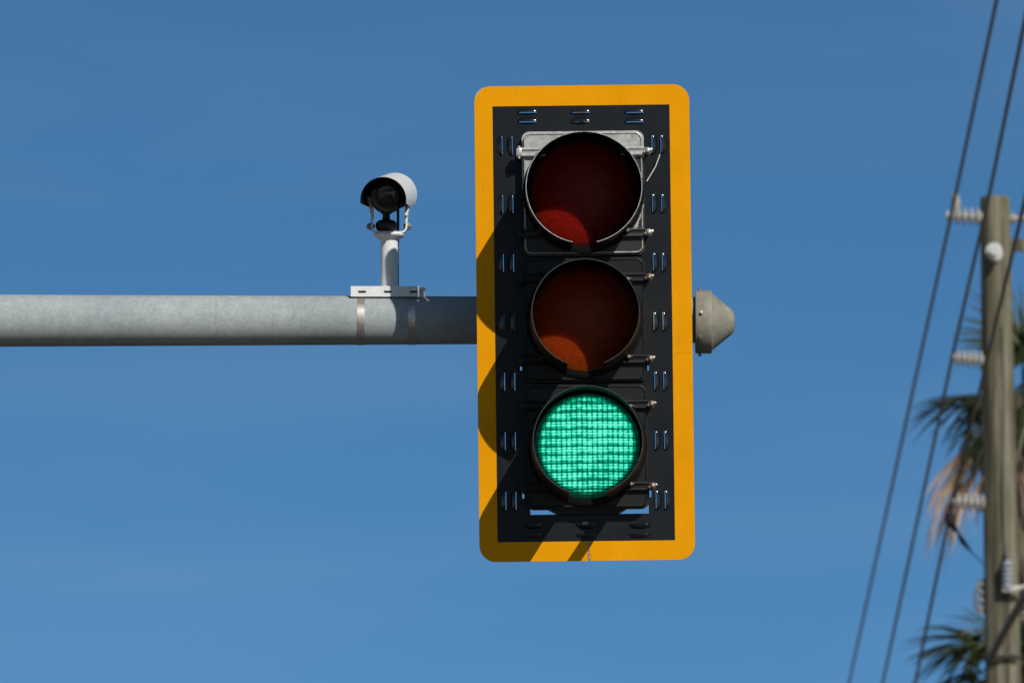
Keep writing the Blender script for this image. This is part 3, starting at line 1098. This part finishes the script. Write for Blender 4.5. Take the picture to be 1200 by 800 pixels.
# ================================================================== GROUND
bm = bmesh.new()
bmesh.ops.create_grid(bm, x_segments=2, y_segments=2, size=3000)
g = build('ground', bm, 'sand', None, (0, 800, 0), smooth=0); tag(g, kind='structure')
bm = bmesh.new()
box(bm, (0, 0, 0), (15.2, 420, .004))
g = build('road', bm, 'asphalt', None, (-5.0, 120, .006), smooth=0); tag(g, kind='structure')
bm = bmesh.new()
box(bm, (0, 0, 0), (300, 15, .004))  # unseen dark crossing, added so less light bounces up under the arm
g = build('added_cross_road', bm, 'asphalt', None, (0, 42, .0105), smooth=0); tag(g, kind='structure')
bm = bmesh.new()
for k in range(34):
    y_ = -60 + k * 12
    if not 30 < y_ < 54: box(bm, (0, y_, 0), (.12, 3, .003))
g = build('road_marking', bm, 'road_paint', None, (-5.0, 0, .0165), smooth=0); tag(g, kind='structure')
bm = bmesh.new()
box(bm, (0, 0, 0), (40, 46, .004))  # unseen asphalt sheet, added to keep the arm's underside dark
g = build('added_dark_lot', bm, 'asphalt', None, (23, 45, .0145), smooth=0); tag(g, kind='structure')
for xk in (-12.7, 2.7):
    for y0_, y1_ in ((-90, 34), (50, 330)):
        bm = bmesh.new()
        box(bm, (0, 0, .065), (.2, y1_ - y0_, .13), .015)
        g = build('kerb', bm, 'kerb_concrete', None, (xk, (y0_ + y1_) / 2, 0), smooth=30); tag(g, kind='structure')

# ================================================================== LIGHT AND SKY
SUN_AZ, SUN_EL = R(28), R(35.5)         # to the right of straight behind the camera
to_sun = Vector((math.sin(SUN_AZ) * math.cos(SUN_EL), -math.cos(SUN_AZ) * math.cos(SUN_EL), math.sin(SUN_EL)))
sl = bpy.data.lights.new('sun', 'SUN'); sl.energy = 4.0; sl.angle = R(.53); sl.color = (1, .955, .88)
so = bpy.data.objects.new('sun', sl); COL.objects.link(so)
so.rotation_euler = to_sun.to_track_quat('Z', 'Y').to_euler(); so.location = (20, -30, 30)
w = bpy.data.worlds.new('World'); scene.world = w; w.use_nodes = True
nt = w.node_tree
bg = nt.nodes['Background']
sky = nt.nodes.new('ShaderNodeTexSky'); sky.sky_type = 'NISHITA'; sky.sun_disc = False
sky.sun_elevation = SUN_EL; sky.sun_rotation = math.atan2(to_sun.x, to_sun.y)
sky.air_density = 0.3; sky.dust_density = 0.4; sky.ozone_density = 10.0; sky.altitude = 0
mulc = nt.nodes.new('ShaderNodeMix'); mulc.data_type = 'RGBA'; mulc.blend_type = 'MULTIPLY'; mulc.inputs['Factor'].default_value = 1
TINT = (.87, 1.09, .85, 1)
sA = [i for i in mulc.inputs if i.name == 'A' and i.type == 'RGBA'][0]; sB = [i for i in mulc.inputs if i.name == 'B' and i.type == 'RGBA'][0]
sB.default_value = TINT
nt.links.new(sky.outputs[0], sA)
tcw = nt.nodes.new('ShaderNodeTexCoord')
mpw = nt.nodes.new('ShaderNodeMapping'); mpw.inputs['Rotation'].default_value = (0, R(12), 0); mpw.inputs['Scale'].default_value = (9, 9, 42)
nzw = nt.nodes.new('ShaderNodeTexNoise'); nzw.inputs['Scale'].default_value = 1.5; nzw.inputs['Detail'].default_value = 5; nzw.inputs['Distortion'].default_value = .6
nt.links.new(tcw.outputs['Generated'], mpw.inputs[0]); nt.links.new(mpw.outputs[0], nzw.inputs['Vector'])
mrw = nt.nodes.new('ShaderNodeMapRange'); mrw.inputs[1].default_value = .42; mrw.inputs[2].default_value = .8; mrw.inputs[3].default_value = 0; mrw.inputs[4].default_value = .16
nt.links.new(nzw.outputs['Fac'], mrw.inputs[0])
cir = nt.nodes.new('ShaderNodeMix'); cir.data_type = 'RGBA'
cA = [i for i in cir.inputs if i.name == 'A' and i.type == 'RGBA'][0]; cB = [i for i in cir.inputs if i.name == 'B' and i.type == 'RGBA'][0]
cB.default_value = (2.6, 3.9, 5.4, 1)      # thin cirrus, in the sky's own units
nt.links.new(mrw.outputs[0], cir.inputs['Factor'])
nt.links.new([o for o in mulc.outputs if o.type == 'RGBA'][0], cA)
nt.links.new([o for o in cir.outputs if o.type == 'RGBA'][0], bg.inputs['Color'])
bg.inputs['Strength'].default_value = .1

# ================================================================== CAMERA
cd = bpy.data.cameras.new('camera')
cd.sensor_width = 36; cd.lens = 36 / (1200 * K)
cd.clip_end = 10000; cd.clip_start = .5
cd.dof.use_dof = True; cd.dof.focus_distance = D
cd.dof.aperture_fstop = cd.lens / 1000 / .0245
co = bpy.data.objects.new('camera', cd); COL.objects.link(co)
co.location = CAM; co.rotation_euler = (math.pi / 2 + PITCH, 0, 0)
scene.camera = co
vs = scene.view_settings
vs.view_transform = 'Standard'; vs.look = 'None'; vs.gamma = 1; vs.use_curve_mapping = False; vs.exposure = 0
